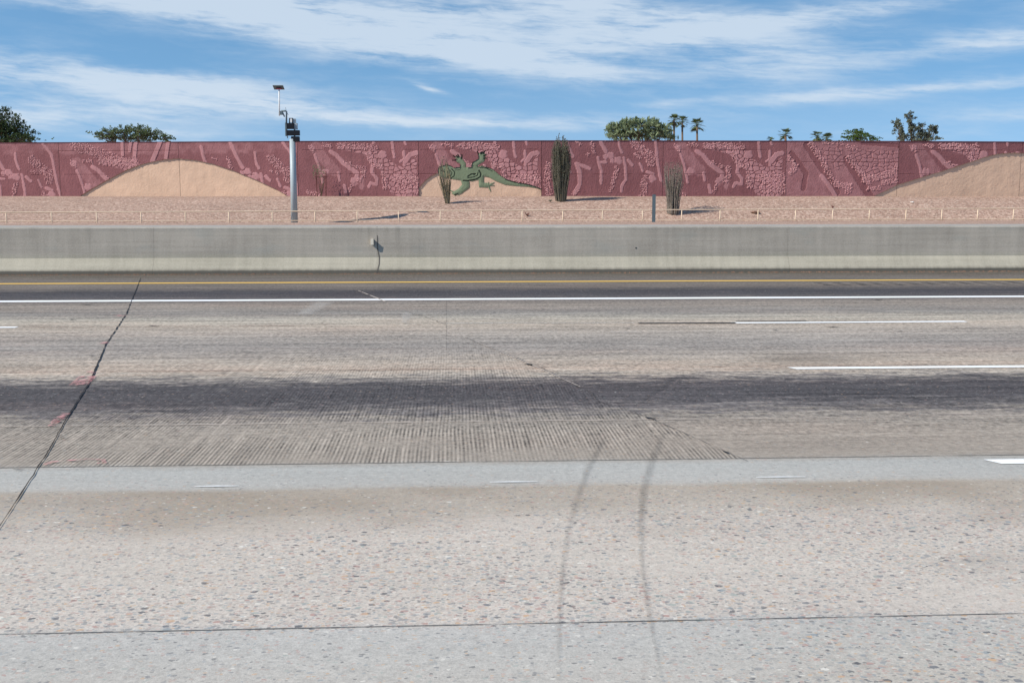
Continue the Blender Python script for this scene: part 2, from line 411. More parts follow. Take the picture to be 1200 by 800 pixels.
def xat(px, py): return gp(px, py).x
for xa, Yc, w, ks in ((xat(862, 378), Yd1, .13, range(-5, 6)), (xat(930, 431), Yd2, .12, range(-5, 6)), (xat(1168, 541), Yd3, .12, (-4,-3,-2,0,1,2,3,4))):
    for k in ks:
        if Yc == Yd2 and k == -1: continue      # worn away beside the tined patch
        if Yc == Yd3 and k == -1: continue
        dash(xa+12.2*k, Yc, w)
# joints and cracks
along('lane_joint', 731, .006, M['joint'], jit=0, z=.003)
along('lane_joint', 540.5, .009, M['joint'], z=.003)
along('lane_joint', 493.5, .022, M['palejoint'], z=.003)
along('lane_joint', 431.8, .035, M['softjoint'], z=.003)
along('lane_joint', 380.2, .045, M['softjoint'], z=.003)
along('gutter_joint', 324.5, .07, M['softjoint'], z=.003)
a0 = xat(523, 379)
ribbon('worn_line', [(a0, gp(600, 378.6).y, 0), (xat(742, 378), gp(742, 378.6).y, 0)], .05, M['faint'], world=True)
ribbon('black_strip', [(748, 379.0), (862, 378.6)], .09, M['black'], z=.006)
ribbon('black_strip', [(862, 376.4), (945, 376.2)], .04, M['black'], z=.006)
ribbon('transverse_joint', [(165, 326), (148, 368), (124, 404), (108, 443), (78, 492), (50, 540), (2, 615), (-60, 715)], [.010,.012,.011,.014,.010,.008,.005,.005], M['crack'], z=.007, jit=.004)
ribbon('transverse_joint', [(523, 352), (523, 410)], .004, M['thincrack'], z=.007)
ribbon('skewed_crack', [(545, 396), (625, 427), (690, 458), (700, 470), (760, 490), (820, 516), (850, 530), (876, 541)], [.010,.012,.006,.006,.010,.006,.007,.005], M['thincrack'], z=.007, jit=.006)
ribbon('skewed_crack', [(480, 366), (500, 372), (523, 381)], .012, M['thincrack'], z=.007, jit=.01)
ribbon('skewed_crack', [(560, 402), (625, 429), (680, 454)], .010, M['palejoint'], z=.009)
ribbon('hairline_crack', [(420, 341), (440, 349), (452, 354)], .025, M['palejoint'], z=.009)
ribbon('spalled_spot', [(756, 490), (768, 492)], [.03, .02], M['crack'], z=.009)
ribbon('spalled_spot', [(617, 427), (624, 428.5)], [.05, .03], M['crack'], z=.009)
ribbon('spalled_spot', [(846, 529), (854, 532)], [.008, .018], M['crack'], z=.009, jit=.004)
for pts, w in (([(136, 370), (144, 371)], .12), ([(118, 402), (127, 403)], .12), ([(92, 452), (104, 441)], .16), ([(64, 496), (78, 485)], .07),
               ([(52, 546), (58, 543), (70, 541.5), (100, 539.5), (120, 540), (124, 544), (114, 544)], .03), ([(104, 436), (112, 438)], .06), ([(60, 500), (70, 492)], .05)):
    ribbon('pink_survey_mark', pts, w, M['pink'], z=.010, jit=.006 if len(pts) > 2 else 0)
# tyre marks
ribbon('tyre_mark', [(712, 505), (690, 548), (676, 585), (665, 625), (659, 665), (655, 720), (654, 800), (655, 860)], [.05,.06,.05,.035,.03,.025,.02,.02], M['skid'], z=.008, uv=True)
ribbon('tyre_mark', [(778, 505), (764, 540), (754, 575), (751, 610), (751, 645), (754, 680), (762, 730), (774, 790), (790, 850)], [.06,.07,.07,.05,.035,.03,.025,.02,.02], M['skid'], z=.008, uv=True)
ribbon('tyre_mark', [(748, 474), (795, 440)], [.08, .10], M['skid'], z=.008, uv=True)
ribbon('tyre_mark', [(848, 474), (820, 455)], [.05, .10], M['skid'], z=.008, uv=True)
ribbon('light_scrape', [(355, 370), (383, 353)], [.35, .45], M['skidl'], z=.008, uv=True)
ribbon('light_scrape', [(474, 380), (480, 366)], [.1, .25], M['skidl'], z=.008, uv=True)
for a, b, y in ((228, 280, 570.5), (574, 630, 565.5), (886, 944, 559.8)):
    ribbon('dotted_line_remnant', [(a, y), ((a+b)/2, y-.3), (b, y-.5)], [.006, .018, .006], M['white'], z=.006)
for x, y, l, w in ((102,357,14,.06),(85,375,6,.05),(108,417,8,.03),(1028,351.5,12,.06),(735,385,6,.04),(908,387,6,.04),(1055,388,4,.04),(22,551,14,.012),(1120,384,6,.03),(180,382,12,.05),(975,383.5,14,.05),(586,329,16,.03)):
    ribbon('tar_spot', [(x-l/2, y), (x, y+.3), (x+l/2, y)], [w*.3, w, w*.3], M['crack'] if y != 329 else M['palejoint'], z=.009)
# rumble grooves in the far shoulder
def rumble():
    mb = MB(); Y0, Y1 = gp(600, 336.5).y, gp(600, 332.5).y
    x = xat(965, 334)
    while x < 22:
        mb.add([(x, Y0, .003), (x+.17, Y0, .003), (x+.17, Y1, .003), (x, Y1, .003)], [(0, 1, 2, 3)]); x += .34
    return mb.build('rumble_strip', mat_mark('rumble_groove', lin('#4f4b48'), .45, 2.0, 8.0), road)
rumble()
# ================================================================== GROUND (one sheet)
def dfence(px): return 70.5 + 8.4*px/1200
SE = [(-640,95,91), (-212,90,0), (-68,89,0), (72,88,0), (211.5,87,0), (350,86,0), (491,85.3,0), (634.4,85,0), (776,85.2,0), (919.7,85.5,0), (1050.5,86,0), (1194,86.9,0), (1338,88.0,0), (1480,89.2,0)]
SE = [(a, b) for a, b, c in SE[1:]]
ZW = 1.60
def wallpt(px, d=None):
    if d is None:
        for (a, da), (b, db) in zip(SE, SE[1:]):
            if a <= px <= b: d = lerp(da, db, (px-a)/(b-a)); break
        else:
            d = lerp(SE[0][1], SE[1][1], (px-SE[0][0])/(SE[1][0]-SE[0][0])) if px < SE[0][0] else lerp(SE[-2][1], SE[-1][1], (px-SE[-2][0])/(SE[-1][0]-SE[-2][0]))
    return at(px, 229.6, d), d
def zfence(px): return -.47 + .12*max(-.5, min(1.5, px/1200))
def berm_z(px, d):
    d0, z0 = dfence(px), zfence(px)
    _, dw = wallpt(px)
    t = (d-d0)/(dw-d0)
    if t <= 0: return z0
    t = min(1, t); return lerp(z0, ZW, 1-(1-t)**2.2)
def berm(px, py):
    """point of the gravel slope seen at a photo pixel"""
    best = None
    for i in range(400):
        d = dfence(px) + i*.07
        p = at(px, py, d)
        if p.z <= berm_z(px, d): return Vector((p.x, p.y, berm_z(px, d))), d
    return wallpt(px)[0], wallpt(px)[1]
def ground():
    pxs = [-6000, -3500, -2000, -1200, -700, -400] + list(range(-200, 1500, 12)) + [1700, 2000, 2600, 4000, 6500]
    rows = []
    for px in pxs:
        df = dfence(max(-300, min(1500, px))); _, dw = wallpt(max(-900, min(2200, px)))
        r = []
        base = [-400.0, -30.0, -2.0]
        u = (px-600)/FPX/1.0083
        def pt(d, z): return (FW[0]*d + RT[0]*u*max(d, 8), FW[1]*d + RT[1]*u*max(d, 8), z)
        pc = max(-200, min(1400, px))
        r.append((u*60, -400, -.012)); r.append((u*60, -2.6, -.012)); r.append((u*60, 26.0, -.012))
        r.append(pt(df-3, -.012)); 
        z0 = zfence(pc)
        for k in range(0, 41):
            t = k/40; d = lerp(df+.0, dw+.3, t)
            z = lerp(z0, ZW, 1-(1-t)**2.2)
            z += .05*math.sin(px*.031+k*.5)*math.sin(k*.33+px*.011)*math.sin(math.pi*t) + RS.uniform(-.02, .02)*math.sin(math.pi*t)
            r.append(pt(d, z))
        for dd in (100, 180, 600, 2500): r.append(pt(dd if dd > dw+3 else dw+3, ZW-.02))
        rows.append(r)
    n = len(rows[0]); vs = [p for r in rows for p in r]
    fs = [(i*n+j, (i+1)*n+j, (i+1)*n+j+1, i*n+j+1) for i in range(len(rows)-1) for j in range(n-1)]
    me = bpy.data.meshes.new('ground'); me.from_pydata(vs, [], fs); me.update()
    o = link('ground', me, M['gravel'], smooth=True); tag(o, kind='structure')
ground()
mb = MB(); mb.add([(-60, YB+.5, .0), (60, YB+.5, .0), (60, 64, 0), (-60, 64, 0)], [(0, 1, 2, 3)])
tag(mb.build('opposite_road', M['tar']), kind='structure')
# ================================================================== MEDIAN BARRIER
def barrier():
    e = empty('median_barrier', (0, YB, 0), 'long grey concrete barrier with sloped pale foot at the far road edge', 'barrier')
    prof = [(0, 0), (0, .075), (.17, .335), (.215, .955), (.235, .985), (.40, .985), (.42, .955), (.465, .335), (.635, .075), (.635, 0)]
    seams = [-70, -45.7, -36.6, -27.4]
    js = [xat_b for xat_b in (at(184, 290, 24).x, at(442, 290, 24).x, at(931, 290, 24).x)]
    xs = [-70, -42, -20] + js + [22, 46, 70]
    for a, b in zip(xs, xs[1:]):
        mb = MB(); a2, b2 = a+.0015, b-.0015; n = len(prof)
        vs = [(x, YB+p[0], p[1]) for x in (a2, b2) for p in prof]
        fs = [(i, i+1, n+i+1, n+i) for i in range(n-1)] + [tuple(range(n))[::-1], tuple(range(n, 2*n))]
        mb.add(vs, fs); mb.build('barrier_segment', M['barrier'], e)
    # dark wandering crack below the box
    mb = MB(); x0 = js[1]
    zs = [.985, .75, .5, .34, .2, .08, .0]; off = [0, .01, .02, .07, .075, .03, .0]
    def yat(z):
        for (y1, z1), (y2, z2) in zip(prof, prof[1:5]):
            if z1 <= z <= z2: return lerp(y1, y2, (z-z1)/max(1e-6, z2-z1))
        return 0
    vs = []
    for z, o in zip(zs, off):
        for s in (-.010, .010): vs.append((x0+o*.6+s*(1.3 if z < .4 else 1), YB+yat(z)-.004, z+.001))
    mb.add(vs, [(2*i, 2*i+1, 2*i+3, 2*i+2) for i in range(len(zs)-1)])
    mb.build('crack', simple('crack_dark', lin('#66615b'), .9), e)
    p = at(747, 291, 24.1); mb = MB(); mb.box((p.x, YB+yat(p.z)-.003, p.z), (.011, .004, .014)); mb.build('anchor_hole', M['darkbox'], e)
    return js
js = barrier()
p = at(436.6, 283.2, 24.05)
b = empty('junction_box', (p.x, YB+.20, p.z), 'small cream junction box mounted on the face of the grey barrier at its cracked joint', 'box')
mb = MB(); mb.box((p.x, YB+.158, p.z), (.028, .042, .060)); mb.build('box_body', M['paleplastic'], b, bevel=.006)
mb = MB(); mb.box((p.x, YB+.113, p.z), (.031, .004, .064)); mb.build('lid', M['paleplastic'], b, bevel=.003)
# gravel and dirt lying at the foot of the barrier
mb = MB()
for i in range(1500):
    x = random.uniform(-14, 14); y = YB - abs(random.gauss(0, .09)) - .01; r = random.uniform(.006, .02)
    mb.add([(x-r, y, 0.0), (x+r*.3, y-r, 0.0), (x+r, y+r*.2, 0.0), (x, y+r, 0.0), (x, y, r*1.2)], [(0,1,4),(1,2,4),(2,3,4),(3,0,4)])
tag(mb.build('road_debris', M['rock']), 'loose dirt and small stones gathered along the foot of the barrier', 'debris', kind='stuff')
# ================================================================== PIPE RAILING
def railing():
    p0 = at(0, 260, dfence(0)); e = empty('pipe_railing', (p0.x, p0.y, zfence(0)), 'long tan two rail pipe railing running between the barrier and the gravel slope', 'railing')
    L0 = at(7, 255, dfence(7)); 
    # posts: photo spacing
    known = [7,60,113,165,217,268,319,369,418.5,467,516,564,612,659.5,706,753,799,844,888.5,932.5,976,1019,1062,1104,1146,1188]
    pre = [7-54*k for k in (4,3,2,1)]; post = [1229, 1270, 1311, 1352]
    pxs = pre + known + post
    tops = []
    for px in pxs:
        d = dfence(px); yt = lerp(249.0, 244.3, px/1200) 
        t = at(px, yt, d); m = at(px, 259.3-2.4*px/1200, d)
        tops.append((t, m))
        base = Vector((t.x, t.y, zfence(px)-.05))
        mb = MB(); mb.tube([base, t], .034, 8); mb.build('post', M['rail'], e, smooth=True)
    for k, r in ((0, .036), (1, .030)):
        mb = MB(); mb.tube([q[k] for q in tops], r, 8); mb.build('rail', M['rail'], e, smooth=True)
railing()
# ================================================================== SENSOR POLE
def sensor_pole():
    d = dfence(345)+.25; px0 = 345.3
    b = at(px0, 268, d); b.z = zfence(345)-.02
    e = empty('sensor_pole', b, 'tall galvanised pole with black boxes and a small solar panel on top', 'pole')
    def P(px, py, dd=0.0): return at(px, py, d+dd)
    t = P(345.3, 163); t.x, t.y = b.x, b.y
    mb = MB(); mb.tube([b, t], [.225, .185], 20); mb.build('pole', M['galv'], e, smooth=True)
    mb = MB(); mb.tube([b, b+Vector((0, 0, .12))], .28, 16); mb.build('base_plate', M['galv'], e)
    rz = -YAW
    def bx(name, x0, x1, y0, y1, dep, mat, dd=0.0, bev=.012):
        a, c = P(x0, y0, dd), P(x1, y1, dd)
        m = MB(); m.box(((a.x+c.x)/2, (a.y+c.y)/2, (a.z+c.z)/2), (abs(c.x-a.x)/2, dep/2, abs(a.z-c.z)/2), rz); return m.build(name, mat, e, bevel=bev)
    bx('camera_housing', 341.5, 351, 160, 166, .34, M['darkbox'])
    bx('camera_housing', 336, 351.2, 152.8, 159, .34, M['darkbox'])
    bx('camera_housing', 336.5, 345, 144.5, 151.4, .30, M['darkbox'])
    bx('equipment_box', 344.8, 348.6, 144.5, 151.8, .26, M['galv'], .1)
    bx('side_plate', 334.2, 336.6, 144, 159.6, .20, M['steel'], .05)
    bx('sensor_head', 339, 343.2, 138.8, 143.8, .16, M['white_metal'], .05)
    bx('sensor_head', 343.8, 346.8, 139.3, 144.5, .16, M['galv'], .1)
    m = MB(); m.tube([P(339.4, 144.5), P(339.4, 138.8), P(342.8, 138.8), P(342.8, 144.5)], .045, 8); m.build('hoop_bracket', M['darkbox'], e)
    m = MB(); m.tube([P(335.6, 146), P(335.8, 131), P(335.0, 130.2), P(329.8, 130.2)], .055, 8); m.build('arm', M['steel'], e, smooth=True)
    m = MB(); m.tube([P(345.2, 163), P(345.2, 144.5, .1)], .06, 8); m.build('upper_mast', M['galv'], e, smooth=True)
    m = MB(); m.tube([P(327.4, 135.8), P(327.1, 104)], .045, 8); m.build('mast', M['white_metal'], e, smooth=True)
    m = MB(); m.tube([P(328, 133.5), P(331, 131.5), P(333.5, 137)], .05, 8); m.box(P(329.8, 132.5), (.08, .08, .12)); m.build('mast_clamp', M['steel'], e)
    m = MB(); m.tube([P(334.6, 126), P(335.4, 131), P(338, 135)], .018, 6); m.build('antenna', M['galv'], e)
    c = P(326.5, 102.6); m = MB(); m.box(c, (.33, .26, .02), rz, 0.0, math.radians(-24)); m.build('solar_panel', M['steel'], e, bevel=.004)
    c = P(326.9, 104.2); m = MB(); m.box(c, (.16, .10, .035), rz); m.build('panel_bracket', M['redplate'], e, bevel=.006)
    bb = P(337, 160.8); m = MB(); m.box(bb, (.03, .03, .07)); m.build('cable_gland', M['steel'], e)
sensor_pole()
# steel post before the railing
def steel_post():
    d = 71.0; t = at(766.5, 228.3, d); e = empty('steel_post', (t.x, t.y, -.42), 'plain grey steel post rising above the tan railing left of the greyish ocotillo', 'post')
    m = MB(); h = (t.z+.42)/2
    m.box((t.x, t.y-.05, t.z-h), (.10, .008, h)); m.box((t.x, t.y+.05, t.z-h), (.10, .008, h)); m.box((t.x, t.y, t.z-h), (.008, .042, h))
    m.build('post_shaft', M['steel'], e)
    m = MB(); m.box((t.x, t.y, t.z+.012), (.10, .065, .008)); m.build('post_cap', M['steel'], e)
steel_post()
# ================================================================== OCOTILLOS
def ocotillo(px, py, prof, n, label, leaf, stem, leafden, seed, width_base, lean=0, straw=0, rr=.016):
    """prof: list of (height px above base, half width px) of the clump's outline"""
    rnd = random.Random(seed)
    base, d = berm(px, py); s = d/FPX/1.008
    e = empty('ocotillo', base - Vector((0, 0, .03)), label, 'ocotillo', 'ocotillos on the gravel slope')
    Hm = prof[-1][0]
    def halfw(h):
        for (a, wa), (b, wb) in zip(prof, prof[1:]):
            if a <= h <= b: return lerp(wa, wb, (h-a)/(b-a))
        return prof[-1][1]
    st = MB(); lf = MB(); sy = MB()
    for i in range(n):
        ang = rnd.uniform(0, 2*math.pi); q = math.sqrt(rnd.random())
        if i < n*.3: q = rnd.uniform(.8, 1)
        if rnd.random() < .12: q = rnd.uniform(1.0, 1.35)
        hh = Hm*(rnd.uniform(.45, .9) if rnd.random() < .7 else rnd.uniform(.85, 1.0)) * (1-.25*q*rnd.random())
        pts = []; ph = rnd.uniform(0, 6); k = 9; dq = rnd.uniform(-.12, .12)
        for j in range(k+1):
            h = hh*j/k; w = halfw(h)*max(.05, q + dq*j/k)
            pts.append(base + Vector((math.cos(ang)*w*s + lean*h*s + math.sin(h*.13+ph)*.03, math.sin(ang)*w*s*.9, h*s - .03)))
        rs = [lerp(rr*1.5, rr*.5, j/k) for j in range(k+1)]
        ((sy if rnd.random() < straw else st)).tube(pts, rs, 4, False)
        for _ in range(int(leafden*hh/10)):
            t = rnd.random()**.7*k; j = min(k-1, int(t)); p = pts[j].lerp(pts[j+1], t-j)
            if t/k < .12: continue
            a = Vector((rnd.gauss(0, 1), rnd.gauss(0, 1), rnd.gauss(.6, 1))).normalized(); c = a.cross(Vector((rnd.gauss(0, 1), rnd.gauss(0, 1), rnd.gauss(0, 1)))).normalized()
            L = rnd.uniform(.07, .14); p = p + Vector((rnd.gauss(0, .02), rnd.gauss(0, .02), 0))
            lf.add([p, p+a*L*.5+c*L*.25, p+a*L, p+a*L*.5-c*L*.25], [(0, 1, 2, 3)])
    st.build('stems', stem, e)
    if sy.v: sy.build('dry_stems', M['stemy'], e)
    if lf.v: lf.build('leaves', leaf, e)
ocotillo(524.5, 238, [(0,2.4),(10,3.6),(20,5.6),(33,7.5),(45,6.2),(58,4)], 60, 'small sparse ocotillo with bare straw coloured base in front of the lizard head', M['leaf_oco'], M['stem'], 1.6, 3, 3, lean=-.10, straw=.35)
ocotillo(657.5, 235.3, [(0,4.2),(12,6),(30,8.5),(50,10),(64,9),(72,6),(79,3)], 230, 'tall dense dark green ocotillo reaching above the top of the maroon wall', M['leaf_oco'], M['stem'], 6.0, 5, 4, straw=.08, rr=.02)
ocotillo(788.5, 250.5, [(0,5.2),(10,6),(25,7.6),(42,11),(54,11.5),(66,8)], 170, 'greyish leafless ocotillo with wispy top standing right of the grey steel post', M['leaf_oco'], M['stemg'], 1.6, 9, 5, rr=.0125)
# staked sapling by the wall
def sapling():
    _, dw = wallpt(376); d = dw-.9
    a = at(371.8, 231, d); a.z = berm_z(372, d)-.03; b = at(382.0, 231, d); b.z = a.z
    e = empty('staked_sapling', (a+b)/2, 'thin bare sapling tied between two rusty stakes against the maroon wall', 'sapling')
    for q, px in ((a, 370.3), (b, 382)):
        t = at(px, 202.5 if px < 375 else 201, d); m = MB(); m.tube([q, t], .035, 6); m.build('stake', M['rust'], e)
    m = MB(); m.tube([at(369, 207.5, d-.04), at(384, 207.5, d-.04)], .022, 6); m.build('crossbar', M['rust'], e)
    m = MB(); rnd = random.Random(2); c = (a+b)/2
    for i in range(16):
        t = at(rnd.uniform(367, 382), rnd.uniform(196, 212), d+rnd.uniform(-.2, .2)); m.tube([c, c.lerp(t, .5)+Vector((rnd.uniform(-.05, .05), 0, .1)), t], [.014, .009, .004], 4)
    m.build('trunk', M['bark'], e)
    m = MB()
    for i in range(90):
        p = at(rnd.uniform(366, 380), rnd.gauss(202, 4), d+rnd.uniform(-.3, .3)); r = rnd.uniform(.02, .05)
        m.add([p, p+Vector((r, 0, r)), p+Vector((0, r*.4, 2*r)), p+Vector((-r, 0, r))], [(0, 1, 2, 3)])
    m.build('leaves', M['leaf_mid'], e)
sapling()
# stray weeds, stones and litter on the gravel
def tuft(px, py, w, h, label, seed, mat='stem'):
    rnd = random.Random(seed); b, d = berm(px, py); m = MB(); s = d/FPX
    for i in range(26):
        t = b + Vector((rnd.uniform(-w, w)*s, rnd.uniform(-w, w)*s, rnd.uniform(.4, 1)*h*s)); m.tube([b, b.lerp(t, .5)+Vector((0, 0, .02)), t], [.015, .012, .005], 3)
    tag(m.build('dry_weed', M[mat]), label, 'weed', 'dry weeds on the gravel slope')
tuft(618, 253.5, 4, 5, 'low dry weed on the gravel behind the railing, right of the lizard tail tip', 1, 'rust')
tuft(976, 244.5, 2, 4, 'dry weed tuft on the gravel just above the railing, near the right hand wall hill', 2, 'rust')
tuft(645, 236.5, 3, 3, 'tiny dry weed on the gravel left of the tall dense ocotillo', 3)
def stone(px, py, r, label, mat, cat='stone'):
    b, d = berm(px, py); bm = bmesh.new(); bmesh.ops.create_icosphere(bm, subdivisions=2, radius=r)
    rnd = random.Random(px)
    for v in bm.verts: v.co *= rnd.uniform(.8, 1.15); v.co.z *= .5; v.co.x *= 1.5
    me = bpy.data.meshes.new('stone'); bm.to_mesh(me); bm.free(); o = link('stone' if cat == 'stone' else 'litter', me, mat); o.location = b + Vector((0, 0, r*.3)); tag(o, label, cat)
stone(885, 250, .20, 'lone brown stone on the gravel right of the greyish ocotillo shadow', M['rock'])
stone(1069, 237.5, .10, 'scrap of white litter on the gravel below the right hand tan hill', M['paper'], 'litter')
# ================================================================== NOISE WALL with relief
def sc(sx, ox, oy, u0):       # crop coordinates -> panel px coordinates
    return lambda p: (ox + p[0]/sx - u0, oy + p[1]/sx - 165.0)
K1 = sc(8.571, 640, 160, 634.4); K2 = sc(8.571, 350, 160, 350); K3 = sc(8.571, 915, 160, 919.7); KL = sc(8, 490, 160, 491)
def seglist(pts, K): return [K(p) for p in pts]
P1 = dict(
 strips=[([(185,-60),(205,50),(230,130),(265,205)],34),([(215,300),(240,360)],24),([(300,272),(430,320)],38),([(310,280),(335,370),(335,480),(290,560)],46),
  ([(470,-120),(540,50),(575,120),(595,155)],38),([(720,0),(722,60),(735,120),(755,160)],27),([(515,210),(525,258),(595,258)],30),([(525,260),(550,340),(550,470)],32),
  ([(775,215),(790,320),(800,430),(760,490),(755,550)],30),([(820,240),(860,285)],34),([(935,270),(965,345)],24),([(1000,-100),(1080,10),(1090,70),(1105,200),(1130,360),(1150,440)],30),([(1010,355),(1070,378)],32)],
 blobs=[(590,205,24),(640,192,34),(660,240,20),(718,240,38),(1060,420,36)],
 pebbles=[([(450,60),(475,150)],40),([(410,180),(418,190)],24),([(710,310),(670,450),(640,550)],36),([(880,60),(960,140),(1050,200),(1040,270)],85),([(880,180),(940,205)],34),([(990,420),(970,590)],66),([(300,60),(345,75)],22),([(20,280),(10,450),(30,570)],64),([(300,545),(280,575)],50)],
 mid=[([(600,-150),(700,-80),(1000,-100)],160,.22)], dark=[], flags=[])
P2 = dict(
 strips=[([(175,180),(215,290),(235,380),(250,460)],28),([(335,145),(400,190),(455,260),(520,310),(595,365),(592,425)],44),([(410,360),(420,440)],27),([(465,490),(480,560)],32),
  ([(750,295),(745,360),(795,420),(790,480),(730,465),(710,500)],33),([(950,50),(960,150),(970,205)],30),([(1065,150),(1070,290)],30),([(1070,220),(1030,250)],24),([(1080,250),(1130,180),(1190,165)],50),([(1075,50),(1085,80)],25)],
 blobs=[(145,110,30),(275,350,36),(850,180,40),(560,440,30),(765,60,12)],
 pebbles=[([(260,80),(330,90)],44),([(420,95),(600,90),(780,110)],66),([(700,170),(760,280),(840,300)],52),([(470,250),(560,290),(650,320)],30),([(655,310),(660,380),(620,440)],54),([(540,490),(510,550)],30),([(850,370),(870,500)],54),([(1000,420),(1190,420)],100),([(1030,520),(1190,520)],110),([(100,560),(210,580)],46),([(120,90),(160,140)],30)],
 mid=[([(180,100),(270,230),(370,340)],130,.62),([(560,470),(640,420),(640,500)],70,.8),([(60,-60),(500,-60),(1180,-60)],170,.5)], dark=[],
 flags=[[(420,70),(750,90),(820,140),(910,230),(1000,290),(1060,310),(1195,190),(1195,610),(990,600),(930,570),(900,490),(860,520),(830,330),(740,290),(700,210),(640,170),(420,120)]])
P3 = dict(
 strips=[([(400,395),(470,480),(540,590)],44)], blobs=[],
 pebbles=[([(75,210),(140,300),(90,360)],46),([(280,70),(400,230),(500,420),(560,490)],58),([(560,480),(690,500),(660,550)],60),([(400,60),(600,70)],30),([(640,100),(740,110)],30),([(660,210),(760,330),(870,460)],56),([(830,430),(1000,400),(1160,330)],66),([(870,520),(980,520)],40),([(1020,460),(1160,440)],56)],
 mid=[([(-20,0),(1200,0)],9999,.66)],
 dark=[([(90,170),(160,250),(240,370),(220,520)],52),([(240,80),(330,220),(430,360),(560,560)],66),([(640,230),(740,380),(850,540),(900,600)],74),([(800,60),(1180,90)],44)],
 flags=[[(380,110),(590,110),(620,260),(560,330),(450,270)],[(640,120),(1170,150),(1170,420),(800,400),(690,260)]])
def dseg(U, V, pts):
    best = np.full(U.shape, 1e9)
    for (a, b), (c, d) in zip(pts, pts[1:]):
        dx, dy = c-a, d-b; L = dx*dx+dy*dy+1e-9
        t = np.clip(((U-a)*dx + (V-b)*dy)/L, 0, 1)
        best = np.minimum(best, np.hypot(U-a-t*dx, V-b-t*dy))
    return best
def inpoly(U, V, poly):
    r = np.zeros(U.shape, bool); n = len(poly)
    for i in range(n):
        x1, y1 = poly[i]; x2, y2 = poly[(i+1) % n]
        if y1 == y2: continue
        c = ((y1 > V) != (y2 > V)) & (U < (x2-x1)*(V-y1)/(y2-y1)+x1); r ^= c
    return r
def vnoise(U, V, s, rs):
    g = rs.rand(64, 64); x = U/s; y = V/s; xi = np.floor(x).astype(int); yi = np.floor(y).astype(int); fx = x-xi; fy = y-yi
    fx = fx*fx*(3-2*fx); fy = fy*fy*(3-2*fy)
    a = g[xi % 64, yi % 64]; b = g[(xi+1) % 64, yi % 64]; c = g[xi % 64, (yi+1) % 64]; d = g[(xi+1) % 64, (yi+1) % 64]
    return (a*(1-fx)+b*fx)*(1-fy) + (c*(1-fx)+d*fx)*fy
HILLS = [  # absolute photo px outlines
 [(88,234),(100,226),(125,211.5),(150,198.5),(165,192.5),(180,188.7),(195,186),(211,185),(230,186.7),(250,191),(275,199.5),(300,210),(325,222),(345,234)],
 [(491,234),(491,219.5),(497,212.5),(505,206),(515,202),(545,204),(570,203),(578,206),(584,210),(592.5,214),(605,216.5),(617.5,218),(634.3,222),(634.3,234)],
 [(1015,234),(1030,226.5),(1050,216.5),(1070,210),(1100,200.5),(1130,190.5),(1150,183.5),(1165,179.5),(1185,178),(1205,179),(1240,186),(1280,200),(1330,222),(1350,234)]]
LIZ = dict(strips=[ # (points, widths) in lizard crop px
 ([(330,345),(420,350),(500,352),(560,345),(600,325)],[100,112,122,112,90]),
 ([(600,322),(680,342),(740,385),(820,425),(920,446),(1020,456),(1100,474),(1152,493)],[86,76,62,48,32,23,14,6]),
 ([(415,345),(425,260),(402,225)],[70,46,40]),([(530,330),(530,262),(592,222)],[76,50,44]),
 ([(595,215),(600,175)],[58,56]),([(392,215),(385,225)],[46,46]),
 ([(395,218),(360,180)],[18,10]),([(385,222),(326,224)],[17,9]),([(394,215),(374,168)],[18,10]),([(408,215),(412,172)],[18,10]),([(382,212),(330,182)],[16,8]),
 ([(575,185),(556,140)],[16,7]),([(590,170),(600,142)],[16,9]),([(605,170),(630,135)],[16,9]),([(610,180),(640,175)],[16,8]),([(605,200),(642,205)],[16,8]),
 ([(440,400),(450,460),(395,510),(345,530)],[74,62,50,36]),([(350,530),(305,505)],[16,8]),([(350,530),(318,532)],[16,9]),([(360,535),(345,550)],[14,8]),([(370,530),(378,546)],[12,8]),
 ([(592,375),(592,452),(655,455)],[48,44,36]),([(590,470),(575,470)],[10,10]),([(655,455),(712,430)],[16,7]),([(655,455),(712,457)],[16,7]),([(660,458),(680,515)],[18,6]),([(650,450),(662,428)],[14,7]),([(645,470),(620,472)],[14,8])],
 blobs=[(268,328,78,62),(232,318,48,44)])
def lizmask(U, V):
    """U,V in lizard crop px"""
    m = np.zeros(U.shape, bool)
    for pts, ws in LIZ['strips']:
        for i in range(len(pts)-1):
            (a, b), (c, d) = pts[i], pts[i+1]; dx, dy = c-a, d-b; L = dx*dx+dy*dy
            t = np.clip(((U-a)*dx+(V-b)*dy)/L, 0, 1); w = (ws[i]+(ws[i+1]-ws[i])*t)*1.10
            m |= np.hypot(U-a-t*dx, V-b-t*dy) < w/2
    for x, y, rx, ry in LIZ['blobs']: m |= ((U-x)/rx)**2+((V-y)/ry)**2 < 1
    return m
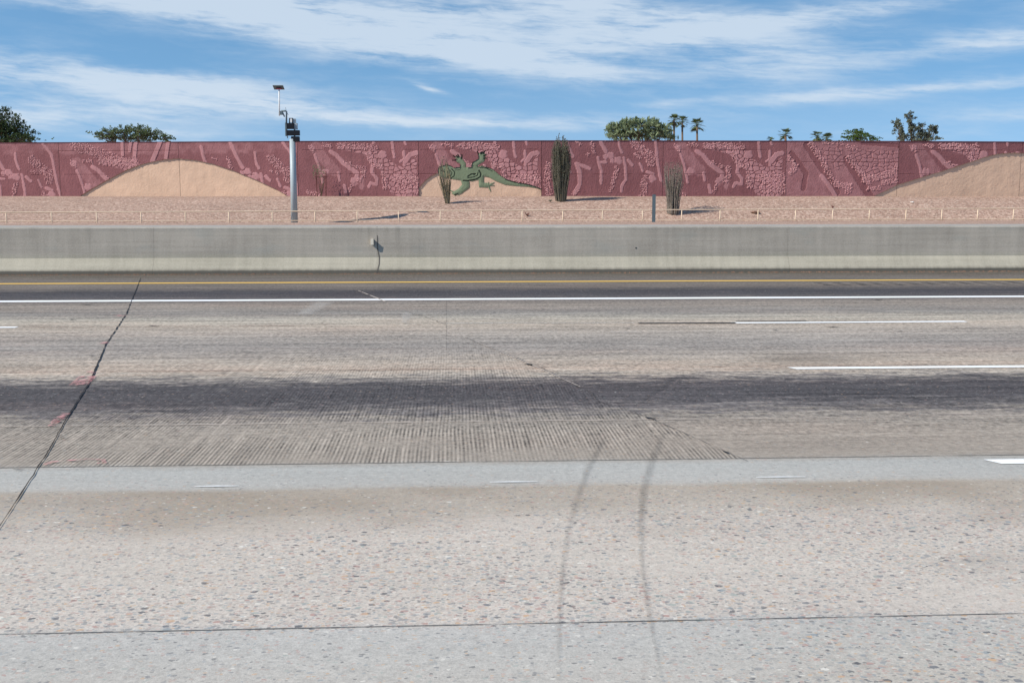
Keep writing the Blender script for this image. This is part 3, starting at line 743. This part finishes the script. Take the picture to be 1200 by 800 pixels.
def grid_mesh(name, X, Z, Hh, mask_v, paint, frame, mat, parent, label=None, back=True):
    """height field on the wall plane; frame=(p0, ex, nrm). keeps cells whose 4 verts are in mask_v"""
    nz, nx = X.shape; p0, ex, nr = frame
    co = np.empty((nz*nx, 3)); xf = X.ravel(); hf = Hh.ravel()
    co[:, 0] = p0.x + ex.x*xf + nr.x*hf; co[:, 1] = p0.y + ex.y*xf + nr.y*hf; co[:, 2] = Z.ravel()
    cell = mask_v[:-1, :-1]
    i, j = np.nonzero(cell); a = i*nx+j
    quads = np.stack([a, a+1, a+nx+1, a+nx], 1)
    used = np.unique(quads); remap = np.full(nz*nx, -1); remap[used] = np.arange(len(used)); quads = remap[quads]
    me = bpy.data.meshes.new(name); me.from_pydata(co[used].tolist(), [], quads.tolist()); me.update()
    at_ = me.attributes.new('paint', 'FLOAT', 'POINT'); at_.data.foreach_set('value', paint.ravel()[used].astype(np.float32))
    if me.polygons and Vector(me.polygons[len(me.polygons)//2].normal).dot(nr) < 0: me.flip_normals()
    o = link(name, me, mat, parent)
    if label: o['label'] = label
    return o
ZT = at(600, 165, 85).z; ZBOT = 1.45
def wall():
    e = empty('noise_wall', wallpt(491)[0], 'long maroon noise wall with rose stone patterns, tan hills and a green lizard', 'wall')
    kinds = {0:(P1,0),1:(P1,18.5),2:(P2,17.5),3:(P1,18),4:(P2,0),5:(P2,0),6:(P1,0),7:(P2,0),8:(P3,0),9:(P2,0),10:(P1,0),11:(P2,0)}
    STEP = .036
    core = MB()
    for pi in range(len(SE)-1):
        (pa, da), (pb, db) = SE[pi], SE[pi+1]
        A, B = at(pa, 229.6, da), at(pb, 229.6, db); A.z = B.z = 0
        ex = (B-A); W = ex.length; ex.normalize(); nr = Vector((ex.y, -ex.x, 0))
        nx = int(W/STEP)+1; nz = int((ZT-ZBOT)/STEP)+1
        xs = np.linspace(.012, W-.012, nx); zs = np.linspace(ZBOT, ZT, nz)
        X, Z = np.meshgrid(xs, zs)
        U = X/W*(pb-pa)                      # panel px
        dd = da + (db-da)*X/W
        y = 229.6 - (Z-ZW)/(ZT-ZW)*64.6 * 1.0   # px row of the same wall height at 85 m
        V = y - 165.0
        rs = np.random.RandomState(100+pi)
        spec, dv = kinds[pi]; Vp = V - dv
        K = K1 if spec is P1 else K2 if spec is P2 else K3
        sN = 8.571
        # noise for ragged outlines
        wn = (vnoise(U+9, V+9, 2.2, rs)-.5)*1.2
        paint = 0.04 + .10*vnoise(U+5, V+5, 9.0, rs); h = .075 + .012*vnoise(U*1.6, V*.8, 1.0, rs)
        for pts, w, val in spec['mid']:
            d = dseg(U, Vp, seglist(pts, K)) + wn*2; m = np.clip((w/sN/2 - d)/2.0, 0, 1); paint = np.maximum(paint, m*val*.8*(.5+.6*vnoise(U, V, 5.0, rs)))
        if dv: # the top band above a lowered pattern
            m = np.clip((dv*.9 - V + wn*4)/4, 0, 1); paint = np.maximum(paint, m*.30*(vnoise(U, V, 6.0, rs)*1.6))
        for pts, w in spec['dark']:
            d = dseg(U, Vp, seglist(pts, K)) + wn*.8; m = d < w/sN/2; paint = np.where(m, .06, paint); h = np.where(m, h-.02, h)
        stonejoint = np.zeros(U.shape, bool)
        for poly in spec['flags']:
            m = inpoly(U+wn, Vp+wn, [K(p) for p in poly])
            cp = [(i*6.5+rs.uniform(-2.6, 2.6), j*4.6+rs.uniform(-1.8, 1.8), rs.rand()) for i in range(-1, 24) for j in range(-5, 17)]
            f1 = np.full(U.shape, 1e9); f2 = f1.copy(); tone = np.zeros(U.shape)
            for cx, cy, tn in cp:
                q = np.hypot((U-cx)*.85, Vp-cy); nb = q < f1; f2 = np.where(nb, f1, np.minimum(f2, q)); tone = np.where(nb, tn, tone); f1 = np.where(nb, q, f1)
            crack = (f2-f1) < .8
            paint = np.where(m, np.where(crack, .22 if spec is P2 else .42, (.68+tone*.3) if spec is P2 else (.55+tone*.12)), paint); h = np.where(m, np.where(crack, .060, .085+tone*.018), h); stonejoint |= m
        for pts, w in spec['strips']:
            d = dseg(U, Vp, seglist(pts, K)) + wn*.7; r = w/sN/2
            m = d < r; paint = np.where(m, .86, paint); h = np.where(m, .085+.018*np.clip((r-d)/.5, 0, 1), h)
        if dv and spec is P2:
            for x1, y1, x2, y2, w in ((163,165,160,187,4.2),(191,165,181,188,5),(200.5,165,197,184,4.2),(147,165,147,180,4),(157,165,155,176,3.5)):
                d = dseg(U, V, [(x1-pa, y1-165), (x2-pa, y2-165)]); m = d < w/2; paint = np.where(m, .86, paint); h = np.where(m, .115, h)
            # dense stone patch left of the strips
            peb_extra = [([(20,4),(44,12),(62,20),(84,25)], 13.0)]
        else: peb_extra = []
        for x, yv, r in spec['blobs']:
            cx, cy = K((x, yv)); d = np.hypot((U-cx)*.95, Vp-cy)+wn*1.6 + np.abs(((np.arctan2(Vp-cy, U-cx)*5/6.283+cx) % 1)-.5)*1.6-.5; m = d < r/sN; paint = np.where(m, .86, paint); h = np.where(m, .085+.012*np.clip(2-2*(d/(r/sN))**2, 0, 1), h)
        # pebbles
        zones = [(seglist(pts, K), w/sN, dv) for pts, w in spec['pebbles']] + [(pts, w, 0) for pts, w in peb_extra]
        if not dv and spec is P1: zones.append(([(70,0),(75,1)], 0.1, 0))
        for pts, w, dvv in zones:
            u0 = min(p[0] for p in pts)-w; u1 = max(p[0] for p in pts)+w; v0 = min(p[1] for p in pts)-w; v1 = max(p[1] for p in pts)+w
            s = 1.72; gx = np.arange(u0, u1, s)
            for gi in gx:
                for gj in np.arange(v0, v1, s*.9):
                    cx, cy = gi+rs.uniform(-.55, .55), gj+rs.uniform(-.5, .5)
                    dist = float(dseg(np.array([cx]), np.array([cy]), pts)[0]) + rs.uniform(-.8, .8)
                    if dist > w/2: continue
                    if rs.rand() < .10: continue
                    cyv = cy+dvv; r = rs.uniform(.50, .86); rx = r*rs.uniform(.9, 1.3)
                    j0 = np.searchsorted(U[0], cx-rx-.3); j1 = np.searchsorted(U[0], cx+rx+.3)
                    if j1 <= j0: continue
                    vrow = V[:, 0]; i1 = np.searchsorted(-vrow, -(cyv-r-.3)); i0 = np.searchsorted(-vrow, -(cyv+r+.3))
                    if i1 <= i0: continue
                    q = ((U[i0:i1, j0:j1]-cx)/rx)**2 + ((V[i0:i1, j0:j1]-cyv)/r)**2
                    m = q < 1; hh = .080+.045*np.sqrt(np.clip(1-q, 0, 1)); tn = rs.uniform(.85, 1.45)
                    h[i0:i1, j0:j1] = np.where(m, hh, h[i0:i1, j0:j1]); paint[i0:i1, j0:j1] = np.where(m, tn, paint[i0:i1, j0:j1])
        # horizontal casting joints
        for yj in ([10.2, 38.4] if spec is P2 else [24.3] if spec is P3 else [39.0]):
            m = (np.abs(V-yj) < .38); 
            if spec is P1: m = m & (vnoise(U, V, 8.0, rs) > .55)
            else: m = m & ((paint > .3) | (vnoise(U, V, 8.0, rs) > .6))
            h = np.where(m, h-.03, h); paint = np.where(m, paint*.6, paint)
        # hills and lizard cut out of the maroon layer
        PX = pa + U; PY = y
        hm = np.zeros(U.shape, bool); hid = np.zeros(U.shape, int)
        for poly in HILLS: hm |= inpoly(PX, PY, poly)
        lm = np.zeros(U.shape, bool)
        if pi == 5:
            LU = (PX-490)*8; LV = (PY-160)*8; lm = lizmask(LU, LV); hm &= ~lm
        redm = ~(hm | lm)
        frame = (A, ex, nr)
        # bevelled rim of the red layer
        grid_mesh('wall_panel', X, Z, h, redm, paint, frame, M['wall'], e)
        if hm.any():
            # include a one cell overlap so no gap shows
            hm2 = hm.copy(); 
            for sh in ((1,0),(-1,0),(0,1),(0,-1),(1,1),(1,-1),(-1,1),(-1,-1)): hm2 |= np.roll(np.roll(hm, sh[0], 0), sh[1], 1)
            und = .03*vnoise(U+30, V+30, 7.0, rs) + .012*vnoise(U+3, V+3, 1.6, rs)
            if pi in (9, 10): und = und*1.1 + .008*vnoise(U+3+V*.6, V+3, 3.0, rs)
            grid_mesh('hill_relief', X, Z, -.02+und*.5, hm2, np.zeros(U.shape), frame, M['tan'], e)
        # wall body behind the face
        c = (A+B)/2 - nr*.16; ang = math.atan2(ex.y, ex.x)
        mb = MB(); mb.box((c.x, c.y, (ZBOT+ZT)/2-.004), (W/2-.006, .10, (ZT-ZBOT)/2), ang); mb.build('wall_slab', M['concrete_back'], e)
        # close the rim along the top
        mb = MB(); c = (A+B)/2 - nr*.0 ; c = c - nr*.03; mb.box((c.x, c.y, ZT+.010), (W/2-.004, .155, .012), ang); mb.build('coping', M['wall_cap'], e)
        # dark seam between panels
        mb = MB(); c = A - nr*.0; mb.box((c.x-nr.x*.04, c.y-nr.y*.04, (ZBOT+ZT)/2), (.010, .02, (ZT-ZBOT)/2), ang); mb.build('panel_joint', M['seam'], e)
        if pi == 5:
            # finer lizard
            st = .022; nx2 = int(W/st)+1; nz2 = int(4.2/st); xs = np.linspace(0, W, nx2); zs = np.linspace(ZBOT, ZT, nz2); X2, Z2 = np.meshgrid(xs, zs)
            U2 = X2/W*(pb-pa); y2 = 229.6-(Z2-ZW)/(ZT-ZW)*64.6; LU = (pa+U2-490)*8; LV = (y2-160)*8
            mk = lizmask(LU, LV)
            # distance-ish rounding by repeated erosion
            dep = mk.astype(float)*0; cur = mk.copy()
            for k in range(9):
                dep += cur; c2 = cur.copy()
                for sh in ((1,0),(-1,0),(0,1),(0,-1)): c2 &= np.roll(np.roll(cur, sh[0], 0), sh[1], 1)
                cur = c2
            hh = .0 + .05*np.sqrt(np.clip(dep/9, 0, 1)); pt = np.zeros(hh.shape)
            def shaded_groove(pts, w, dp):  # cuts a fold and paints its shade into the dark green
                w = w*1.35
                nonlocal hh, pt
                d = dseg(LU, LV, pts); m = np.clip(1-d/(w/2), 0, 1); hh = hh - dp*m; pt = np.maximum(pt, (m > .2)*.95)
            shaded_groove([(428,412),(470,414),(540,402),(585,378),(592,348),(575,318)], 13, .05)
            shaded_groove([(470,385),(520,380),(560,362),(565,335)], 9, .04)
            shaded_groove([(470,372),(500,352),(540,348),(528,358)], 12, .05)
            shaded_groove([(320,302),(348,335),(340,370),(305,392),(270,390)], 9, .04)
            shaded_groove([(300,312),(322,340),(310,368),(275,375)], 7, .03)
            shaded_groove([(225,318),(250,330)], 12, .03)
            shaded_groove([(560,200),(500,240),(500,262)], 8, .03); shaded_groove([(556,142),(558,195)], 6, .02)  # shadow painted along the left side of the right arm
            shaded_groove([(350,315),(395,310),(408,290)], 6, .02); shaded_groove([(560,286),(640,296),(700,325)], 7, .02)  # includes the shadow painted along the top of the body
            shaded_groove([(820,404),(900,428),(1000,436),(1090,462),(1148,488)], 6, .02)  # painted shadow line following the upper edge of the tail
            shaded_groove([(345,545),(375,535)], 10, .03)
            for a, b in (((335,180),(345,188)),((376,172),(380,195)),((410,176),(411,205)),((330,222),(350,222)),((556,140),(562,165)),((600,142),(595,160)),((632,135),(615,158)),((640,176),(622,180)),((642,205),(622,204))): shaded_groove([a, b], 17, .015)
            grid_mesh('lizard_relief', X2, Z2, hh, mk, pt, frame, M['lizard'], e)
M['wall_cap'] = simple('maroon_cap', lin('#6a4145'), .9, 0, .15, 3); M['seam'] = simple('joint_sealant', lin('#5a3038'), .9)
wall()
# ================================================================== TREES
def leaves(mb, c, rad, n, size, rnd, up=0.0, long=1.0, shell=.5):
    for _ in range(n):
        while True:
            q = Vector((rnd.uniform(-1, 1), rnd.uniform(-1, 1), rnd.uniform(-1, 1)))
            if q.length < 1: break
        if rnd.random() < shell and q.length > 0: q = q.normalized()*rnd.uniform(.75, 1.05)
        p = Vector((c.x+q.x*rad[0], c.y+q.y*rad[1], c.z+q.z*rad[2]))
        a = Vector((rnd.gauss(0, 1), rnd.gauss(0, 1), rnd.gauss(up, 1))).normalized(); b = a.cross(Vector((rnd.gauss(0, 1), rnd.gauss(0, 1), rnd.gauss(0, 1)))).normalized()
        L = size*rnd.uniform(.6, 1.4)
        mb.add([p-a*L*.5*long, p+b*L*.22, p+a*L*.5*long, p-b*L*.22], [(0, 1, 2, 3)])
def tree(name, px, pyb, d, clumps, mat, label, cat, n, size, seed, long=1.0, up=0.0, trunkr=.25, wisp=0, group=None):
    """clumps: (px, py, rx px, ry px) of leaf masses"""
    rnd = random.Random(seed); s = d/FPX
    base = at(px, 229.6, d); base.z = ZW-.05
    e = empty(name, base, label, cat, group)
    tr = MB(); fk = base + Vector((0, 0, 2.0)); tr.tube([base, base+Vector((.05, 0, 1)), fk], [trunkr, trunkr*.85, trunkr*.7], 8)
    cr = MB()
    for (cx, cy, rx, ry) in clumps:
        c = at(cx, cy, d + rnd.uniform(-1, 1)*rx*s*.5)
        mid = fk.lerp(c, .5)+Vector((rnd.uniform(-.3, .3), 0, .2)); tr.tube([fk, mid, c, c+Vector((rnd.uniform(-.2, .2), 0, ry*s*.6))], [trunkr*.5, trunkr*.3, trunkr*.14, .02], 6)
        sub = max(4, int(rx*ry*.18))
        for k in range(sub):
            q = Vector((rnd.gauss(0, .45), rnd.gauss(0, .45), rnd.gauss(0, .42)))
            c2 = c + Vector((q.x*rx*s, q.y*rx*s, q.z*ry*s)); rr = rnd.uniform(.22, .42)
            leaves(cr, c2, (rx*s*rr, rx*s*rr, ry*s*rr*.8), max(6, int(n*rx*ry/sub)), size, rnd, up, long)
            tr.tube([mid.lerp(c, .5), c2], [.025, .008], 3)
        for k in range(int(wisp*rx)):
            a = rnd.uniform(.15, math.pi-.15); p0 = c; p1 = c + Vector((math.cos(a)*rx*s*rnd.uniform(.9, 1.25), rnd.uniform(-.5, .5)*rx*s, math.sin(a)*ry*s*rnd.uniform(.95, 1.35)))
            tr.tube([p0, p1], [.03, .01], 4); 
            for t in (.6, .75, .9, 1.0): leaves(cr, p0.lerp(p1, t), (.2, .2, .2), 5, size*.9, rnd, up, long, 0)
    tr.build('trunk', M['bark'], e, smooth=True); cr.build('crown', mat, e)
tree('mesquite_tree', 2, 230, 118, [(-22,150,28,20),(-2,146,18,18),(8,150,18,18),(20,156,15,12),(32,161,11,8),(3,134,9,6),(-10,165,40,12),(22,166,20,7)], M['leaf_dark'], 'dark dense tree rising above the left end of the wall', 'tree', 1.9, .30, 11, wisp=.5)
tree('shade_tree', 160, 230, 125, [(128,158,13,6),(145,156,14,7),(162,155,14,7),(178,158,12,6),(193,163,11,4),(155,163,30,7),(125,163,12,5)], M['leaf_mid'], 'low spreading green tree peeking over the wall above the left tan hill', 'tree', 2.6, .26, 12, wisp=1.0)
tree('palo_verde_tree', 750, 230, 130, [(722,154,10,8),(735,150,11,8),(748,149,12,8),(762,149,12,8),(775,155,11,7),(730,161,18,7),(760,161,24,7),(784,162,6,4)], M['leaf_pale'], 'feathery pale green tree behind the wall left of the three palms', 'tree', 1.7, .30, 13, long=1.8, up=1.2, wisp=1.6)
tree('round_tree', 1006, 230, 140, [(1004,155,14,4.0),(996,161,12,4),(1010,159,14,5),(1020,162,10,3.5),(1005,164,24,5),(1004,152,8,2.5)], M['leaf_pine'], 'bushy bright green tree with a flat rounded crown behind the wall', 'tree', 5.0, .24, 14)
tree('eucalyptus_tree', 1072, 230, 135, [(1051,147,6,7),(1055,156,7,9),(1066,140,6,7),(1070,150,8,10),(1080,154,8,8),(1088,158,9,8),(1096,152,6,8),(1062,161,10,7),(1085,163,16,5),(1067,135,4,3)], M['leaf_grey'], 'tall open grey green eucalyptus at the right behind the wall', 'tree', 3.6, .30, 15, wisp=.4)
def palm(px, ytop, d, rpx, label, seed, nf=34, lean=0.0, group='fan palms behind the wall', vis=1.0):
    rnd = random.Random(seed); s = d/FPX
    c = at(px, ytop, d); base = at(px-lean, 229.6, d); base.z = ZW-.1
    e = empty('fan_palm', base, label, 'palm tree', group)
    t = MB(); t.tube([base, base.lerp(c, .5)+Vector((.05, 0, 0)), c], [.26, .20, .17], 8); t.build('trunk', M['bark'], e, smooth=True)
    f = MB(); R = rpx*s*1.15
    for i in range(nf):
        az = rnd.uniform(0, 2*math.pi); el = rnd.uniform(-.75, 1.3); L = R*rnd.uniform(.75, 1.1)
        dr = Vector((math.cos(az)*math.cos(el), math.sin(az)*math.cos(el), math.sin(el)))
        side = dr.cross(Vector((0, 0, 1))).normalized(); up = side.cross(dr)
        p0 = c + Vector((0, 0, .1)); ph = p0 + dr*L*.45
        f.tube([p0, ph], [.03, .02], 3)
        for k in range(11):          # fan of segments
            a = (k-5)/5*.75; dd = (dr*math.cos(a) + side*math.sin(a)).normalized(); tip = ph + dd*L*.6 + Vector((0, 0, -L*.16*abs(math.cos(a))))
            w = L*.035; m = ph.lerp(tip, .5); sd = dd.cross(up).normalized()*w
            f.add([ph, m-sd, tip, m+sd], [(0, 1, 2, 3)])
    f.build('fronds', M['leaf_palm'], e)
palm(789.8, 141.5, 205, 8.4, 'tallest fan palm, leftmost of the three palms right of the feathery tree', 21)
palm(799.5, 143.8, 215, 8.2, 'middle fan palm of the three palms right of the feathery tree', 22)
palm(816.8, 147.5, 205, 9.2, 'rightmost and lowest of the three palms right of the feathery tree', 23)
palm(920.5, 159.0, 180, 9.0, 'single low fan palm head poking over the wall right of the three palms', 24)
palm(903.0, 165.5, 200, 5.5, 'barely visible palm tip at the wall top, left of the single low fan palm', 25)
palm(957.5, 161.0, 175, 7.5, 'left and sharper of two low fan palms beside the bushy bright green tree', 26)
palm(969.0, 164.0, 180, 8.5, 'right and lower of two low fan palms beside the bushy bright green tree', 27)
# ================================================================== SKY, SUN, CAMERA
def world():
    w = bpy.data.worlds.new('World'); S.world = w; w.use_nodes = True; w.cycles.sampling_method = 'MANUAL'; w.cycles.sample_map_resolution = 128
    g = G.__new__(G); g.nt = w.node_tree; g.nt.nodes.clear(); nt = g.nt
    out = nt.nodes.new('ShaderNodeOutputWorld'); bg = nt.nodes.new('ShaderNodeBackground'); nt.links.new(bg.outputs[0], out.inputs[0])
    bg.inputs['Strength'].default_value = .10
    tc = nt.nodes.new('ShaderNodeTexCoord'); sep = nt.nodes.new('ShaderNodeSeparateXYZ'); nt.links.new(tc.outputs['Generated'], sep.inputs[0])
    x, y, z = [E(g, sep.outputs[i]) for i in range(3)]
    sky = nt.nodes.new('ShaderNodeTexSky'); sky.sky_type = 'NISHITA'; sky.sun_disc = False
    sky.sun_elevation = SUN_EL; sky.sun_rotation = SUN_AZ; sky.air_density = 1.0; sky.dust_density = .25; sky.ozone_density = 2.2; sky.altitude = 350
    hyp = g.math('SQRT', x*x + y*y)
    fwd = x*FW[0] + y*FW[1]; lat = x*RT[0] + y*RT[1]
    # compass direction and height of the clouds in units of 1/1000 radian-ish
    az = g.math('ARCTAN2', lat, fwd)*FPX + 600.0
    el = 229.4 - z/hyp*FPX*1.035
    warp = g.noise(g.vec(az*.006, el*.02), 1.0, 4.0, .6) - .5
    warp2 = g.noise(g.vec(az*.02, el*.05, 5.0), 1.0, 4.0, .6) - .5
    ax = az + warp*60.0; ey = el + warp*14.0 + warp2*6.0
    blobs = [(120,4,300,20,.04,1.0),(330,35,190,24,.16,.8),(480,25,230,34,.10,.75),(640,78,130,15,.14,.8),(540,55,170,24,.12,.55),(110,98,210,20,.06,.85),(300,118,190,18,.10,.8),(60,140,200,20,0,.75),
             (500,143,220,6,.03,.6),(800,40,190,28,.14,.75),(940,26,260,11,-.11,.85),(890,82,110,22,0,.5),(1140,62,90,12,-.05,.9),(1040,112,190,8,-.06,.8),(650,138,140,12,0,.4),(506,104,24,3.5,.30,.9),
             (1150,148,160,14,0,.30),(700,10,150,16,.1,.6),(1180,15,60,14,0,.3),(800,120,60,5,-.05,.35), (235,165,90,7,0,.35)]
    D = None
    for cx, cy, rx, ry, sl, am in blobs:
        dx = (ax-cx)/rx; dy = (ey-cy-(ax-cx)*sl)/ry
        t = (0.0-(dx*dx+dy*dy)).exp()*am
        D = t if D is None else D + t
    # rest of the sky: thin cirrus sheet seen in perspective
    pz = g.math('MAXIMUM', z, .06)
    sheet = g.noise(g.vec(x/pz*.55, y/pz*.9), 1.0, 6.0, .6)
    gen = g.sstep(.50, .72, sheet)*.8
    infr = g.sstep(-150, -20, el)
    D = D*infr + gen*(1.0-infr)
    tx = g.noise(g.vec(az*.008 + el*.01, el*.06 - az*.006 + warp2*1.2), 1.0, 6.0, .58, .3) 
    tx2 = g.noise(g.vec(az*.022+el*.02, el*.30 - az*.020 + warp*3.0, 3.0), 1.0, 5.0, .65)
    tx3 = warp + .5
    cl = (D*(.30 + (tx-.5)*1.5 + (tx2-.5)*.8 + (tx3-.5)*1.2 + .42) + (tx-.47)*.6 + (tx2-.5)*.08 + (tx3-.5)*.5).clamp()
    cl = (g.sstep(-.08, 1.0, cl)*.84 + g.sstep(70.0, 175.0, el)*(1.0-g.sstep(225.0, 260.0, el))*.16).clamp()*.97
    # sky colour is looked up a little higher above the horizon (clear desert air)
    lift = g.vec(x, y, g.math('MAXIMUM', z, 0.0) + .21)
    nv = nt.nodes.new('ShaderNodeVectorMath'); nv.operation = 'NORMALIZE'; nt.links.new(lift, nv.inputs[0]); nt.links.new(nv.outputs[0], sky.inputs[0])
    skc = g.mix(1.0, sky.outputs[0], SKYTINT, 'MULTIPLY')
    col = g.mix(cl, skc, CLOUD)
    nt.links.new(col, bg.inputs[0])
Lx, Ly, Lz = 1.0, .36, -.88
SUN_EL = math.atan2(-Lz, math.hypot(Lx, Ly)); sunx, suny = -Lx, -Ly
SUN_AZ = math.atan2(sunx, suny)      # clockwise from +Y
SKYTINT = (.95, 1.25, 1.27); CLOUD = (5.2, 6.0, 6.9)
world()
sd = bpy.data.lights.new('sun', 'SUN'); sd.energy = 4.2; sd.angle = math.radians(.53); sd.color = (1.0, .925, .81)
so = bpy.data.objects.new('sun', sd); COL.objects.link(so); so.rotation_euler = Vector((Lx, Ly, Lz)).to_track_quat('-Z', 'Y').to_euler()
cd = bpy.data.cameras.new('camera'); cam = bpy.data.objects.new('camera', cd); COL.objects.link(cam); S.camera = cam
cam.location = (0, 0, H); cam.rotation_euler = (math.pi/2-PITCH, 0, -YAW)
cd.sensor_width = 36; cd.lens = FPX/1200*36; cd.clip_end = 6000; cd.clip_start = .05
vs = S.view_settings; vs.view_transform = 'Standard'; vs.look = 'None'; vs.exposure = 0.35; vs.gamma = 1.0; vs.use_curve_mapping = False
S.cycles.max_bounces = 3; S.cycles.diffuse_bounces = 2; S.cycles.transparent_max_bounces = 16
